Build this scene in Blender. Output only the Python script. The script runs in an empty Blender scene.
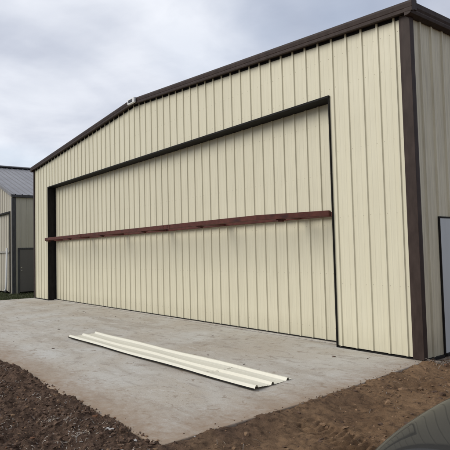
import bpy, bmesh, math, random
from mathutils import Vector, Matrix, noise
from mathutils.bvhtree import BVHTree
random.seed(7)
S = bpy.context.scene
COL = S.collection
R = 0.3048                      # rib spacing of the sheeting

# ------------------------------------------------------------------ helpers
class MB:
    """collects faces for one mesh object"""
    def __init__(s): s.v = []; s.f = []; s.m = []; s.sm = []
    def face(s, pts, mi=0, smooth=False):
        b = len(s.v); s.v += [tuple(p) for p in pts]
        s.f.append(tuple(range(b, b + len(pts)))); s.m.append(mi); s.sm.append(smooth)
    def box(s, x0, x1, y0, y1, z0, z1, mi=0):
        b = len(s.v)
        s.v += [(x, y, z) for z in (z0, z1) for y in (y0, y1) for x in (x0, x1)]
        for q in ((0, 2, 3, 1), (4, 5, 7, 6), (0, 1, 5, 4), (2, 6, 7, 3), (0, 4, 6, 2), (1, 3, 7, 5)):
            s.f.append(tuple(b + i for i in q)); s.m.append(mi); s.sm.append(False)
    def bar(s, a, b, w, h, mi=0, up=(0, 0, 1)):
        """rectangular bar from a to b, w sideways, h along up"""
        a = Vector(a); b = Vector(b); d = (b - a).normalized(); up = Vector(up)
        sd = d.cross(up).normalized(); u = sd.cross(d)
        k = len(s.v)
        for p in (a, b):
            for i, j in ((-1, -1), (1, -1), (1, 1), (-1, 1)):
                s.v.append(tuple(p + sd * i * w / 2 + u * j * h / 2))
        for q in ((0, 3, 2, 1), (4, 5, 6, 7), (0, 1, 5, 4), (1, 2, 6, 5), (2, 3, 7, 6), (3, 0, 4, 7)):
            s.f.append(tuple(k + i for i in q)); s.m.append(mi); s.sm.append(False)
    def sweep(s, prof, frames, mi=0, close=True, caps=True, smooth=False):
        """prof: list of 2D points, frames: list of functions/tuples (origin, ux, uy)"""
        k = len(s.v); n = len(prof)
        for o, ux, uy in frames:
            for p, q in prof: s.v.append(tuple(Vector(o) + Vector(ux) * p + Vector(uy) * q))
        for i in range(len(frames) - 1):
            for j in range(n if close else n - 1):
                j2 = (j + 1) % n
                s.f.append((k + i * n + j, k + i * n + j2, k + (i + 1) * n + j2, k + (i + 1) * n + j)); s.m.append(mi); s.sm.append(smooth)
        if caps and close:
            s.f.append(tuple(k + j for j in reversed(range(n)))); s.m.append(mi); s.sm.append(False)
            e = k + (len(frames) - 1) * n
            s.f.append(tuple(e + j for j in range(n))); s.m.append(mi); s.sm.append(False)
    def tube(s, pts, r, n=10, mi=0):
        pts = [Vector(p) for p in pts]; fr = []
        for i, p in enumerate(pts):
            d = (pts[min(i + 1, len(pts) - 1)] - pts[max(i - 1, 0)]).normalized()
            a = Vector((0, 1, 0)) if abs(d.y) < .9 else Vector((1, 0, 0))
            u = d.cross(a).normalized(); w = d.cross(u)
            fr.append((p, u, w))
        s.sweep([(r * math.cos(2 * math.pi * i / n), r * math.sin(2 * math.pi * i / n)) for i in range(n)], fr, mi, smooth=True)
    def build(s, name, mats, parent=None, bevel=0, recalc=True):
        me = bpy.data.meshes.new(name); me.from_pydata(s.v, [], s.f)
        if not isinstance(mats, (list, tuple)): mats = [mats]
        for m in mats: me.materials.append(m)
        me.polygons.foreach_set('material_index', s.m); me.polygons.foreach_set('use_smooth', s.sm)
        if recalc:
            bm = bmesh.new(); bm.from_mesh(me)
            bmesh.ops.remove_doubles(bm, verts=bm.verts, dist=1e-5)
            bmesh.ops.recalc_face_normals(bm, faces=bm.faces); bm.to_mesh(me); bm.free()
        me.update()
        o = bpy.data.objects.new(name, me); COL.objects.link(o)
        if parent: o.parent = parent
        if bevel:
            b = o.modifiers.new('edge', 'BEVEL'); b.width = bevel; b.segments = 2; b.limit_method = 'ANGLE'
        return o
def tag(o, label=None, cat=None, group=None, kind=None):
    for k, v in (('label', label), ('category', cat), ('group', group), ('kind', kind)):
        if v: o[k] = v
    return o
def empty(name, loc=(0, 0, 0)):
    o = bpy.data.objects.new(name, None); COL.objects.link(o); o.location = loc; return o
def rot_z(o, a): o.rotation_euler.z = a

# ------------------------------------------------------------------ materials
def N(t, ty, **kw):
    n = t.nodes.new(ty)
    for k, v in kw.items():
        if k in n.inputs: n.inputs[k].default_value = v
        else: setattr(n, k, v)
    return n
def ramp(t, src, stops):
    r = t.nodes.new('ShaderNodeValToRGB'); e = r.color_ramp.elements
    while len(e) < len(stops): e.new(.5)
    for i, (p, c) in enumerate(stops):
        e[i].position = p; e[i].color = tuple(c) + (1,) if len(c) == 3 else c
    t.links.new(src, r.inputs[0]); return r.outputs[0]
def mixc(t, fac, a, b, mode='MIX'):
    m = t.nodes.new('ShaderNodeMix'); m.data_type = 'RGBA'; m.blend_type = mode
    for i, v in ((0, fac), (6, a), (7, b)):
        if hasattr(v, 'is_linked') or hasattr(v, 'links'): t.links.new(v, m.inputs[i])
        elif i == 0: m.inputs[0].default_value = v
        else: m.inputs[i].default_value = tuple(v) + (1,)
    return m.outputs[2]
def mathn(t, op, a, b=None, c=None):
    m = t.nodes.new('ShaderNodeMath'); m.operation = op
    for i, v in enumerate((a, b, c)):
        if v is None: continue
        if hasattr(v, 'links'): t.links.new(v, m.inputs[i])
        else: m.inputs[i].default_value = v
    return m.outputs[0]
def base(name, color=(.5, .5, .5), rough=.5, metal=0, spec=.5, coat=0):
    m = bpy.data.materials.new(name); m.use_nodes = True; t = m.node_tree
    b = t.nodes['Principled BSDF']; b.inputs['Base Color'].default_value = tuple(color) + (1,)
    b.inputs['Roughness'].default_value = rough; b.inputs['Metallic'].default_value = metal
    b.inputs['Specular IOR Level'].default_value = spec; b.inputs['Coat Weight'].default_value = coat
    return m, t, b
def coords(t, scale=(1, 1, 1), rot=(0, 0, 0)):
    g = t.nodes.new('ShaderNodeNewGeometry'); mp = t.nodes.new('ShaderNodeMapping')
    mp.inputs['Scale'].default_value = scale; mp.inputs['Rotation'].default_value = rot
    t.links.new(g.outputs['Position'], mp.inputs[0]); return mp.outputs[0]
def noise_t(t, vec, scale, detail=4, rough=.55, dist=0):
    n = N(t, 'ShaderNodeTexNoise'); n.inputs['Scale'].default_value = scale; n.inputs['Detail'].default_value = detail
    n.inputs['Roughness'].default_value = rough; n.inputs['Distortion'].default_value = dist
    t.links.new(vec, n.inputs['Vector']); return n.outputs['Fac']
def bump(t, b, h, strength, dist, prev=None):
    n = t.nodes.new('ShaderNodeBump'); n.inputs['Strength'].default_value = strength; n.inputs['Distance'].default_value = dist
    t.links.new(h, n.inputs['Height'])
    if prev: t.links.new(prev, n.inputs['Normal'])
    t.links.new(n.outputs[0], b.inputs['Normal']); return n.outputs[0]

def sheet_mat(name, col, dark, rough=.42, streak=.5):
    """painted ribbed steel: slight tone changes, run-down streaks of dust, faint oil-canning"""
    m, t, b = base(name, col, rough, spec=.4)
    n1 = noise_t(t, coords(t, (1, 1, 1)), .9, 3)
    n2 = noise_t(t, coords(t, (7, 7, .35)), 3.0, 5, .65)
    n3 = noise_t(t, coords(t, (1, 1, 1)), 60, 3)
    f1 = ramp(t, n2, [(.42, (0, 0, 0)), (.78, (1, 1, 1))])
    f2 = ramp(t, n1, [(.35, (0, 0, 0)), (.75, (1, 1, 1))])
    f = mathn(t, 'MULTIPLY', f1, streak); f = mathn(t, 'ADD', f, mathn(t, 'MULTIPLY', f2, .22))
    # dust splashed up near the slab
    sx = t.nodes.new('ShaderNodeSeparateXYZ'); t.links.new(coords(t), sx.inputs[0])
    lo = mathn(t, 'MULTIPLY', ramp(t, mathn(t, 'ADD', sx.outputs[2], mathn(t, 'MULTIPLY', n2, -.3)), [(0, (1, 1, 1)), (.28, (0, 0, 0))]), .45)
    f = mathn(t, 'MINIMUM', mathn(t, 'ADD', f, lo), 1.0)
    c = mixc(t, f, col, dark)
    # each sheet of cladding has a slightly different tone
    wn = t.nodes.new('ShaderNodeTexWhiteNoise'); wn.noise_dimensions = '1D'
    t.links.new(mathn(t, 'FLOOR', mathn(t, 'DIVIDE', mathn(t, 'ADD', mathn(t, 'ADD', sx.outputs[0], sx.outputs[1]), .38), .9144)), wn.inputs['W'])
    c = mixc(t, mathn(t, 'MULTIPLY', wn.outputs['Value'], .22), c, dark)
    t.links.new(c, b.inputs['Base Color'])
    t.links.new(ramp(t, n1, [(.2, (rough - .06,) * 3), (.8, (rough + .1,) * 3)]), b.inputs['Roughness'])
    p = bump(t, b, noise_t(t, coords(t, (2.2, 2.2, .7)), 1.3, 2), .4, .02)
    bump(t, b, n3, .05, .002, p)
    return m
CREAM = sheet_mat('cream_sheeting', (.70, .658, .495), (.57, .53, .39))
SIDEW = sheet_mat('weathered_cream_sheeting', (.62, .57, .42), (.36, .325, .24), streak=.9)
CREAMD = sheet_mat('cream_door_sheeting', (.685, .643, .485), (.55, .51, .375), streak=.55)
TANW = sheet_mat('tan_sheeting', (.50, .46, .37), (.38, .35, .28))
NSIDE = sheet_mat('shaded_tan_sheeting', (.43, .41, .335), (.33, .315, .26))  # tan cladding made darker: the side wall's shade is put into the colour
NROOF = sheet_mat('grey_roof_sheeting', (.195, .193, .205), (.145, .145, .155), .35)
DROOF = sheet_mat('brown_roof_sheeting', (.05, .045, .042), (.035, .03, .03), .4)
LOOSE = sheet_mat('ivory_sheeting', (.78, .755, .635), (.66, .63, .52), .35, .35)
def trim_mat(name, c, rough=.38):
    m, t, b = base(name, c, rough + .14, spec=.17)
    n = noise_t(t, coords(t, (3, 3, 1)), 4, 4)
    t.links.new(mixc(t, ramp(t, n, [(.35, (0, 0, 0)), (.75, (1, 1, 1))]), c, tuple(x * 1.5 + .006 for x in c)), b.inputs['Base Color'])
    bump(t, b, n, .08, .01); return m
TRIM = trim_mat('dark_brown_trim', (.032, .0205, .0165))
BLACK = trim_mat('black_trim_and_shadow', (.008, .007, .0065), .55)
GREYTRIM = trim_mat('charcoal_trim', (.05, .05, .052), .45)
def steel():
    m, t, b = base('red_oxide_steel', (.1, .03, .025), .65, spec=.25)
    n = noise_t(t, coords(t), 9, 5, .6); n2 = noise_t(t, coords(t, (1, 4, 4)), 3, 3)
    c = mixc(t, ramp(t, n, [(.35, (0, 0, 0)), (.7, (1, 1, 1))]), (.066, .0185, .0135), (.108, .032, .022))
    c = mixc(t, ramp(t, n2, [(.55, (0, 0, 0)), (.75, (1, 1, 1))]), c, (.035, .013, .012))
    t.links.new(c, b.inputs['Base Color']); bump(t, b, n, .1, .005); return m
STEEL = steel()
SCREW = base('screw_head', (.50, .46, .35), .5, .1)[0]
LAMPW = base('white_lamp_housing', (.75, .75, .74), .4)[0]
LENS = base('dark_lamp_lens', (.03, .03, .035), .15)[0]
def door_paint(name, c):
    m, t, b = base(name, c, .4)
    n = noise_t(t, coords(t, (2, 2, .6)), 2, 4)
    t.links.new(mixc(t, n, tuple(x * .85 for x in c), tuple(x * 1.12 for x in c)), b.inputs['Base Color']); return m
DOORB = door_paint('blue_grey_door_paint', (.46, .485, .49))
DOORG = door_paint('dark_grey_door_paint', (.11, .105, .10))
WHITEP = door_paint('white_downspout_paint', (.72, .72, .70))
HANDLE = base('satin_steel', (.5, .5, .5), .3, 1)[0]

def concrete():
    m, t, b = base('dusty_concrete', (.37, .34, .30), .85, spec=.25)
    P = coords(t); n1 = noise_t(t, P, .55, 6, .62, .6)
    n2 = noise_t(t, coords(t, (.35, 1.5, 1), (0, 0, .12)), 1.3, 6, .65, .4)
    n3 = noise_t(t, P, 9, 6, .7); n4 = noise_t(t, P, 75, 4, .7)
    c = mixc(t, ramp(t, n1, [(.33, (0, 0, 0)), (.66, (1, 1, 1))]), (.42, .352, .268), (.565, .556, .515))
    c = mixc(t, mathn(t, 'MULTIPLY', ramp(t, n2, [(.50, (0, 0, 0)), (.70, (1, 1, 1))]), .85), c, (.27, .21, .15))
    n5 = noise_t(t, coords(t, (1, 2.2, 1), (0, 0, -.2)), 2.6, 5, .6, .8)
    c = mixc(t, mathn(t, 'MULTIPLY', ramp(t, n5, [(.56, (0, 0, 0)), (.68, (1, 1, 1))]), .75), c, (.25, .20, .16))
    c = mixc(t, mathn(t, 'MULTIPLY', ramp(t, n5, [(.28, (1, 1, 1)), (.40, (0, 0, 0))]), .75), c, (.62, .60, .56))
    c = mixc(t, mathn(t, 'MULTIPLY', ramp(t, n3, [(.30, (1, 1, 1)), (.46, (0, 0, 0))]), .45), c, (.25, .215, .18))
    c = mixc(t, .40, c, ramp(t, n4, [(.25, (.17, .153, .125)), (.75, (.69, .66, .60))]))
    n6 = noise_t(t, coords(t, (1, 1.7, 1), (0, 0, .3)), 5.5, 7, .7, 1.0)
    c = mixc(t, mathn(t, 'MULTIPLY', ramp(t, n6, [(.57, (0, 0, 0)), (.64, (1, 1, 1))]), .6), c, (.22, .165, .115))
    c = mixc(t, mathn(t, 'MULTIPLY', ramp(t, n6, [(.33, (1, 1, 1)), (.40, (0, 0, 0))]), .5), c, (.60, .575, .53))
    # loose soil trodden in along the edges of the slab
    sx = t.nodes.new('ShaderNodeSeparateXYZ'); t.links.new(P, sx.inputs[0])
    e1 = mathn(t, 'SUBTRACT', sx.outputs[1], -4.55)
    e2 = mathn(t, 'SUBTRACT', .35, sx.outputs[0])
    e = mathn(t, 'MINIMUM', e1, e2)
    e = mathn(t, 'ADD', e, mathn(t, 'MULTIPLY', mathn(t, 'SUBTRACT', n3, .5), 1.1))
    c = mixc(t, mathn(t, 'MULTIPLY', ramp(t, e, [(0, (1, 1, 1)), (.75, (0, 0, 0))]), .85), c, (.29, .205, .135))
    t.links.new(c, b.inputs['Base Color'])
    p = bump(t, b, n3, .18, .012); bump(t, b, n4, .3, .003, p)
    return m
CONC = concrete()
def soil():
    m, t, b = base('soil', (.1, .07, .05), .95, spec=.15)
    P = coords(t); sx = t.nodes.new('ShaderNodeSeparateXYZ'); t.links.new(P, sx.inputs[0])
    n1 = noise_t(t, P, 1.4, 6, .62, .4); n2 = noise_t(t, P, 14, 8, .72); n3 = noise_t(t, P, 70, 5, .75)
    dirt = mixc(t, ramp(t, n1, [(.33, (0, 0, 0)), (.68, (1, 1, 1))]), (.165, .097, .052), (.315, .200, .113))
    dirt = mixc(t, mathn(t, 'MULTIPLY', ramp(t, n2, [(.34, (1, 1, 1)), (.50, (0, 0, 0))]), .9), dirt, (.085, .052, .032))
    dirt = mixc(t, mathn(t, 'MULTIPLY', ramp(t, n3, [(.60, (0, 0, 0)), (.72, (1, 1, 1))]), .5), dirt, (.38, .26, .16))
    dark = mixc(t, ramp(t, n2, [(.33, (0, 0, 0)), (.70, (1, 1, 1))]), (.044, .027, .019), (.21, .135, .092))
    dark = mixc(t, mathn(t, 'MULTIPLY', ramp(t, n3, [(.60, (0, 0, 0)), (.70, (1, 1, 1))]), .6), dark, (.28, .22, .175))
    f = mathn(t, 'ADD', sx.outputs[0], mathn(t, 'MULTIPLY', mathn(t, 'SUBTRACT', n1, .5), 2.5))
    f = mathn(t, 'ADD', f, mathn(t, 'MULTIPLY', sx.outputs[1], .35))
    mr = N(t, 'ShaderNodeMapRange'); mr.inputs['From Min'].default_value = -1.5; mr.inputs['From Max'].default_value = 0.0
    t.links.new(f, mr.inputs['Value'])
    c = mixc(t, mr.outputs[0], dark, dirt)
    # turf beyond the slab's left end and far away
    gr = mixc(t, n2, (.030, .040, .015), (.075, .082, .032))
    mg = N(t, 'ShaderNodeMapRange'); mg.inputs['From Min'].default_value = -16.2; mg.inputs['From Max'].default_value = -16.9
    t.links.new(mathn(t, 'ADD', sx.outputs[0], mathn(t, 'MULTIPLY', n1, .6)), mg.inputs['Value'])
    my = N(t, 'ShaderNodeMapRange'); my.inputs['From Min'].default_value = 20; my.inputs['From Max'].default_value = 32
    t.links.new(mathn(t, 'ABSOLUTE', sx.outputs[1]), my.inputs['Value'])
    mx = N(t, 'ShaderNodeMapRange'); mx.inputs['From Min'].default_value = 12; mx.inputs['From Max'].default_value = 22
    t.links.new(sx.outputs[0], mx.inputs['Value'])
    g = mathn(t, 'MAXIMUM', mathn(t, 'MAXIMUM', mg.outputs[0], my.outputs[0]), mx.outputs[0])
    c = mixc(t, g, c, gr)
    t.links.new(c, b.inputs['Base Color'])
    p = bump(t, b, n2, .9, .04); bump(t, b, n3, .9, .010, p)
    return m
SOIL = soil()
def plain_noise(name, a, b_, scale=30, rough=.9):
    m, t, b = base(name, a, rough, spec=.2); n = noise_t(t, coords(t), scale, 5, .7)
    t.links.new(mixc(t, ramp(t, n, [(.3, (0, 0, 0)), (.7, (1, 1, 1))]), a, b_), b.inputs['Base Color']); bump(t, b, n, .5, .004); return m
CLOD_D = plain_noise('dark_clod', (.038, .0235, .0165), (.17, .108, .073))
CLOD_T = plain_noise('tan_clod', (.145, .088, .050), (.27, .175, .105))
STONE = plain_noise('pale_stone', (.30, .27, .24), (.5, .47, .43))
RUST = plain_noise('orange_clod', (.12, .06, .032), (.18, .09, .05))
STRAW = plain_noise('dry_straw', (.22, .17, .12), (.36, .30, .23))
STRAWG = plain_noise('grey_straw', (.20, .165, .135), (.42, .38, .33))
LEAF = plain_noise('dry_leaf', (.035, .022, .016), (.10, .055, .035))
GRASS = plain_noise('grass_blade', (.030, .042, .015), (.075, .082, .035), 8, .7)
DRYG = plain_noise('grey_grass_blade', (.12, .12, .085), (.24, .23, .18), 8, .8)

# ------------------------------------------------------------------ measured layout
W, HE, HR = 16.8645, 5.015, 5.662
XL, XR, HT, D = -15.2495, -1.5724, 4.205, 0.2643
DEPTH = 15.3
def gable(x):
    t = min(-x, W + x) / (W / 2); return HE + (HR - HE) * t

# ribbed steel profile: offset outwards as a function of the distance from a rib's middle
PROF = [(-.026, 0), (-.017, .0225), (.017, .0225), (.026, 0), (.086, 0), (.094, .0025), (.108, .0025), (.116, 0),
        (.188, 0), (.196, .0025), (.210, .0025), (.218, 0)]
def rib_points(a, b, phase):
    """list of (s, off) between a and b (a<b); ribs centred at phase + i*R"""
    pts = []
    i0 = math.floor((a - phase) / R) - 1
    s = i0
    while phase + s * R < b + R:
        for p, o in PROF: pts.append((phase + s * R + p, o))
        s += 1
    def at(x):
        for (x0, o0), (x1, o1) in zip(pts, pts[1:]):
            if x0 <= x <= x1: return o0 + (o1 - o0) * (x - x0) / max(x1 - x0, 1e-9)
        return 0
    return [(a, at(a))] + [p for p in pts if a + 1e-4 < p[0] < b - 1e-4] + [(b, at(b))]
def ribs_in(a, b, phase):
    i = math.ceil((a + .03 - phase) / R)
    while phase + i * R < b - .03:
        yield phase + i * R; i += 1
def sheet(mb, a, b, phase, place, lo, hi, laps=None):
    """place(s, off, z) -> xyz; lo, hi functions of s"""
    P = rib_points(a, b, phase)
    for (s0, o0), (s1, o1) in zip(P, P[1:]):
        mb.face([place(s0, o0, lo(s0)), place(s1, o1, lo(s1)), place(s1, o1, hi(s1)), place(s0, o0, hi(s0))])
def screw(mb, c, nrm, r=.0055, h=.0035, mi=1):
    c = Vector(c); n = Vector(nrm); a = n.cross(Vector((0, 0, 1))).normalized(); u = Vector((0, 0, 1))
    ring = [c + a * r * math.cos(k * math.pi / 3) + u * r * math.sin(k * math.pi / 3) for k in range(6)]
    top = [p + n * h for p in ring]
    mb.face(top, mi)
    for k in range(6): mb.face([ring[k], ring[(k + 1) % 6], top[(k + 1) % 6], top[k]], mi)

# ------------------------------------------------------------------ the hangar
hangar = tag(empty('metal_hangar', (-W / 2, 0, 0)), 'big cream ribbed metal hangar with dark brown trim and wide recessed door', 'hangar')
HO = Vector((-W / 2, 0, 0))
def hpart(mb, name, mat, parent=None, **kw):
    o = mb.build(name, mat, parent or hangar, **kw)
    if parent is None: o.location = -HO
    return o
front = lambda s, o, z: (s, -o, z)
PH = -.241 - .012
mb = MB()
top = lambda s: gable(s) + .045
sheet(mb, -W, XL, PH, front, lambda s: .03, top)
sheet(mb, XL, -W / 2, PH, front, lambda s: HT, top)
sheet(mb, -W / 2, XR, PH, front, lambda s: HT, top)
sheet(mb, XR, 0, PH, front, lambda s: .03, top)
rr = random.Random(3)
for x in ribs_in(-W, -.12, PH):
    for z in (1.05, 2.15, 3.25, 4.34, 4.86, 5.3):
        if XL < x < XR and z < HT: continue
        if z > gable(x) - .05: continue
        for dx in (.05, .22):
            if rr.random() < .9 and not (XL - .08 < x + dx < XR + .03 and z < HT) and x + dx < -.14: screw(mb, (x + dx, 0, z + rr.uniform(-.008, .008)), (0, -1, 0))
hpart(mb, 'front_wall', [CREAM, SCREW], recalc=False)
mb = MB()
side = lambda s, o, z: (o, s, z)
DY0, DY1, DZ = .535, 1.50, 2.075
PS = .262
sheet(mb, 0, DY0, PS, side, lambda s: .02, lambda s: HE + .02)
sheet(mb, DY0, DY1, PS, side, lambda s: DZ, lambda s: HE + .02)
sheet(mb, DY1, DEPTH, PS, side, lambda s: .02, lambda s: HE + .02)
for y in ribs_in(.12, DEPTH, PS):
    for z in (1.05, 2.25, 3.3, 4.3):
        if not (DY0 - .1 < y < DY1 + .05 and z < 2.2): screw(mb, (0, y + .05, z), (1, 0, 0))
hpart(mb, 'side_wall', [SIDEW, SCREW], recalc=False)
mb = MB()
sheet(mb, 0, DEPTH, .2, lambda s, o, z: (-W - o, s, z), lambda s: .02, lambda s: HE - .01)
hpart(mb, 'side_wall', CREAM, recalc=False)
mb = MB()
sheet(mb, -W, -W / 2, .1, lambda s, o, z: (s, DEPTH + o, z), lambda s: .02, top)
sheet(mb, -W / 2, 0, .1, lambda s, o, z: (s, DEPTH + o, z), lambda s: .02, top)
hpart(mb, 'rear_wall', CREAM, recalc=False)
# roof sheeting, ribs running down the slope
for sgn in (1, -1):
    mb = MB()
    xa, xb = (-W / 2, .10) if sgn > 0 else (-W / 2, -W - .10)
    slope = (HR - HE) / (W / 2)
    za = HR + .168; zb = HR + .168 - slope * abs(xb - xa)
    P = rib_points(-.10, DEPTH + .1, .12)
    for (s0, o0), (s1, o1) in zip(P, P[1:]):
        mb.face([(xa, s0, za + o0), (xb, s0, zb + o0), (xb, s1, zb + o1), (xa, s1, za + o1)])
        mb.face([(xa, s0, za - .03), (xb, s0, zb - .03), (xb, s1, zb - .03), (xa, s1, za - .03)])
        mb.face([(xb, s0, zb + o0), (xb, s1, zb + o1), (xb, s1, zb - .03), (xb, s0, zb - .03)])
    hpart(mb, 'roof', DROOF, recalc=False)
mb = MB()
mb.sweep([(-.2, .02), (-.02, .047), (.02, .047), (.2, .02), (.2, .035), (.02, .062), (-.02, .062), (-.2, .035)],
         [((-W / 2, -.1, HR + .168), (1, 0, 0), (0, 0, 1)), ((-W / 2, DEPTH + .1, HR + .168), (1, 0, 0), (0, 0, 1))])
hpart(mb, 'ridge_cap', TRIM)
# sculptured rake trim along both slopes of the gable: (out from wall, up)
RAKE = [(-.002, .048), (.085, .048), (.088, .030), (.128, .030), (.131, .075), (.121, .082), (.128, .095), (.134, .150),
        (.128, .178), (.105, .196), (.060, .203), (-.002, .203)]
for xa, xb in ((-W / 2, .135), (-W - .135, -W / 2)):
    mb = MB()
    zf = lambda x: HE + (HR - HE) * (1 - abs(x + W / 2) / (W / 2))
    mb.sweep(RAKE, [((xa, 0, zf(xa)), (0, -1, 0), (0, 0, 1)), ((xb, 0, zf(xb)), (0, -1, 0), (0, 0, 1))])
    hpart(mb, 'rake_trim', TRIM, bevel=.004)
    mb = MB()
    xc, xd = (xa, -.16) if xa > -W / 2 - .1 else (-W + .07, xb)
    mb.sweep([(.001, -.002), (.012, -.002), (.012, .046), (.001, .046)], [((xc, 0, zf(xc)), (0, -1, 0), (0, 0, 1)), ((xd, 0, zf(xd)), (0, -1, 0), (0, 0, 1))])
    hpart(mb, 'closure_strip', BLACK)
# eave gutters on both long sides
GUT = [(a, b + .065) for a, b in [(0.001, -.085), (.06, -.085), (.105, -.07), (.118, -.03), (.112, -.015), (.128, .02), (.135, .085), (.12, .10), (.10, .085), (.03, .06), (.001, .06)]]
for sgn, x0 in ((1, 0.0), (-1, -W)):
    mb = MB()
    mb.sweep(GUT, [((x0, -.125, HE), (sgn, 0, 0), (0, 0, 1)), ((x0, DEPTH, HE), (sgn, 0, 0), (0, 0, 1))])
    hpart(mb, 'eave_gutter', TRIM, bevel=.003)
    mb = MB(); xs = x0 + sgn * .018
    mb.box(min(xs, x0 + sgn * .003), max(xs, x0 + sgn * .003), .07, DEPTH, HE - .012, HE + .03)
    hpart(mb, 'closure_strip', BLACK)
# corner trims: front leg and side leg folded over the corner with hemmed edges
for sgn, x0 in ((1, 0.0), (-1, -W)):
    mb = MB(); a = sgn
    pts = [(x0 - a * .150, -.010), (x0 - a * .150, -.036), (x0 - a * .105, -.042), (x0 + a * .032, -.042), (x0 + a * .034, .035),
           (x0 + a * .030, .062), (x0 + a * .008, .062), (x0 + a * .004, -.010)]
    if sgn < 0:
        pts = [(x0 + .062, -.010), (x0 + .062, -.034), (x0 + .050, -.040), (x0 - .040, -.040), (x0 - .042, .10), (x0 - .010, .10), (x0 - .004, -.01)]
    mb.sweep(pts, [((0, 0, .012), (1, 0, 0), (0, 1, 0)), ((0, 0, HE - .085 if 0 else HE + .03), (1, 0, 0), (0, 1, 0))])
    hpart(mb, 'corner_trim', TRIM, bevel=.003)
# base trims
mb = MB()
mb.box(XR + .02, -.152, -.032, -.003, .004, .014); hpart(mb, 'base_trim', BLACK)
mb = MB(); mb.box(-W + .064, XL - .045, -.034, -.003, .004, .024); hpart(mb, 'base_trim', BLACK)
mb = MB(); mb.box(-.003, .040, .115, DY0 - .04, -.02, .018); hpart(mb, 'base_trim', BLACK)
mb = MB(); mb.box(-.003, .040, DY1 + .04, DEPTH, -.02, .018); hpart(mb, 'base_trim', BLACK)
# foundation curb
mb = MB(); mb.box(-W + .01, -.012, .30, DEPTH - .01, -.35, .0); mb.box(-.010, .012, .004, DEPTH - .02, -.35, -.022)
hpart(mb, 'foundation', CONC)
# opening trim: face strips + deep dark reveals
mb = MB()
mb.box(XL - .042, XR + .020, -.040, -.002, HT - .014, HT + .022)            # header face
mb.box(XL, XR, -.002, D + .12, HT - .012, HT - .002)                        # soffit
mb.box(XR + .002, XR + .018, -.036, -.002, .004, HT - .016)                 # right face
mb.box(XR - .002, XR + .010, -.002, D + .12, .004, HT - .014)               # right reveal
mb.box(XL - .040, XL - .004, -.040, -.002, .004, HT - .016)                 # left face
mb.box(XL - .010, XL + .002, -.002, D + .12, .004, HT - .014)               # left reveal
hpart(mb, 'opening_trim', BLACK, bevel=.002)
# dark interior closing behind the door
# gable lamp at the peak
mb = MB(); zL = HR + .105
mb.box(-W / 2 - .06, -W / 2 + .31, -.205, -.138, zL - .085, zL + .065)
lamp = hpart(mb, 'gable_lamp', LAMPW, bevel=.015)
mb = MB(); mb.box(-W / 2 + .02, -W / 2 + .23, -.218, -.206, zL - .048, zL + .024)
o = mb.build('lamp_lens', LENS, lamp, bevel=.004)
# ---- the big one-piece door
mb = MB(); PD = -2.0415 - .012
fd = lambda s, o, z: (s, D - o + .0, z)
DT, DB = HT - .015, .038
sheet(mb, XL + .055, XR - .012, PD, fd, lambda s: DB, lambda s: DT)
for x in ribs_in(XL + .1, XR - .05, PD):
    for z in (.25, 1.20, 2.05, 2.95, 3.85):
        for dx in (.05, .22):
            if x + dx < XR - .04: screw(mb, (x + dx, D, z + rr.uniform(-.006, .006)), (0, -1, 0))
door = hpart(mb, 'hangar_door', [CREAMD, SCREW], recalc=False)
mb = MB(); mb.box(XL + .05, XR - .015, D - .030, D + .03, .024, .036)
mb.build('bottom_angle', BLACK, door)
mb = MB(); mb.box(XL + .018, XL + .053, D - .040, D + .06, .024, DT)
mb.build('edge_trim', BLACK, door)
mb = MB(); mb.box(XR - .012, XR - .004, D - .030, D + .06, .024, DT)
mb.build('edge_trim', BLACK, door)
# horizontal wind truss across the door: outer chord splayed back to the door at both ends
ZB, YB, TH = 2.226, -.52, .092
xr0, xr1, xl1, xl0 = XR - .02, -2.90, -14.05, XL - .02
def chord(pts, w=.10, h=TH):
    m = MB(); fr = []
    for i, p in enumerate(pts):
        p = Vector(p)
        d0 = (p - Vector(pts[i - 1])).normalized() if i else None
        d1 = (Vector(pts[i + 1]) - p).normalized() if i < len(pts) - 1 else None
        d = ((d0 or d1) + (d1 or d0)).normalized()
        sd = d.cross(Vector((0, 0, 1))).normalized()
        k = 1 / max(.3, sd.dot((d0 or d1).cross(Vector((0, 0, 1))).normalized()))
        fr.append((p, sd * k, (0, 0, 1)))
    m.sweep([(-w / 2, -h / 2), (w / 2, -h / 2), (w / 2, h / 2), (-w / 2, h / 2)], fr)
    return m
mb = chord([(xr0, -.055, ZB), (xr1, YB, ZB), (xl1, YB, ZB), (xl0, -.055, ZB)])
mb.build('truss_chord', STEEL, door, bevel=.006)
mb = chord([(xr0 - .05, D - .075, ZB), (xl0 + .1, D - .075, ZB)], .07, .08)
mb.build('inner_chord', STEEL, door, bevel=.005)
for xk in (-6.0, -11.0):
    mb = MB(); mb.box(xk - .14, xk + .14, YB - .058, YB - .0505, ZB - .046, ZB + .046)
    for dx in (-.09, .09):
        for dz in (-.022, .022): screw(mb, (xk + dx, YB - .058, ZB + dz), (0, -1, 0), .011, .009, 0)
    mb.build('splice_plate', STEEL, door)
brx = [-2.50, -4.77, -7.17, -9.58, -12.0, -14.35]
for x in brx:
    yb = YB if xl1 < x < xr1 else -.36
    mb = MB(); mb.bar((x, yb + .05, ZB), (x, D - .11, ZB), .07, .07)
    mb.build('truss_strut', STEEL, door)
    mb = MB(); mb.box(x - .075, x + .075, yb - .01, yb + .09, ZB - TH / 2 - .018, ZB - TH / 2 - .001)
    mb.box(x - .045, x + .045, yb + .01, yb + .075, ZB - TH / 2 - .048, ZB - TH / 2 - .019)
    mb.build('truss_bracket', STEEL, door, bevel=.004)
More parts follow.
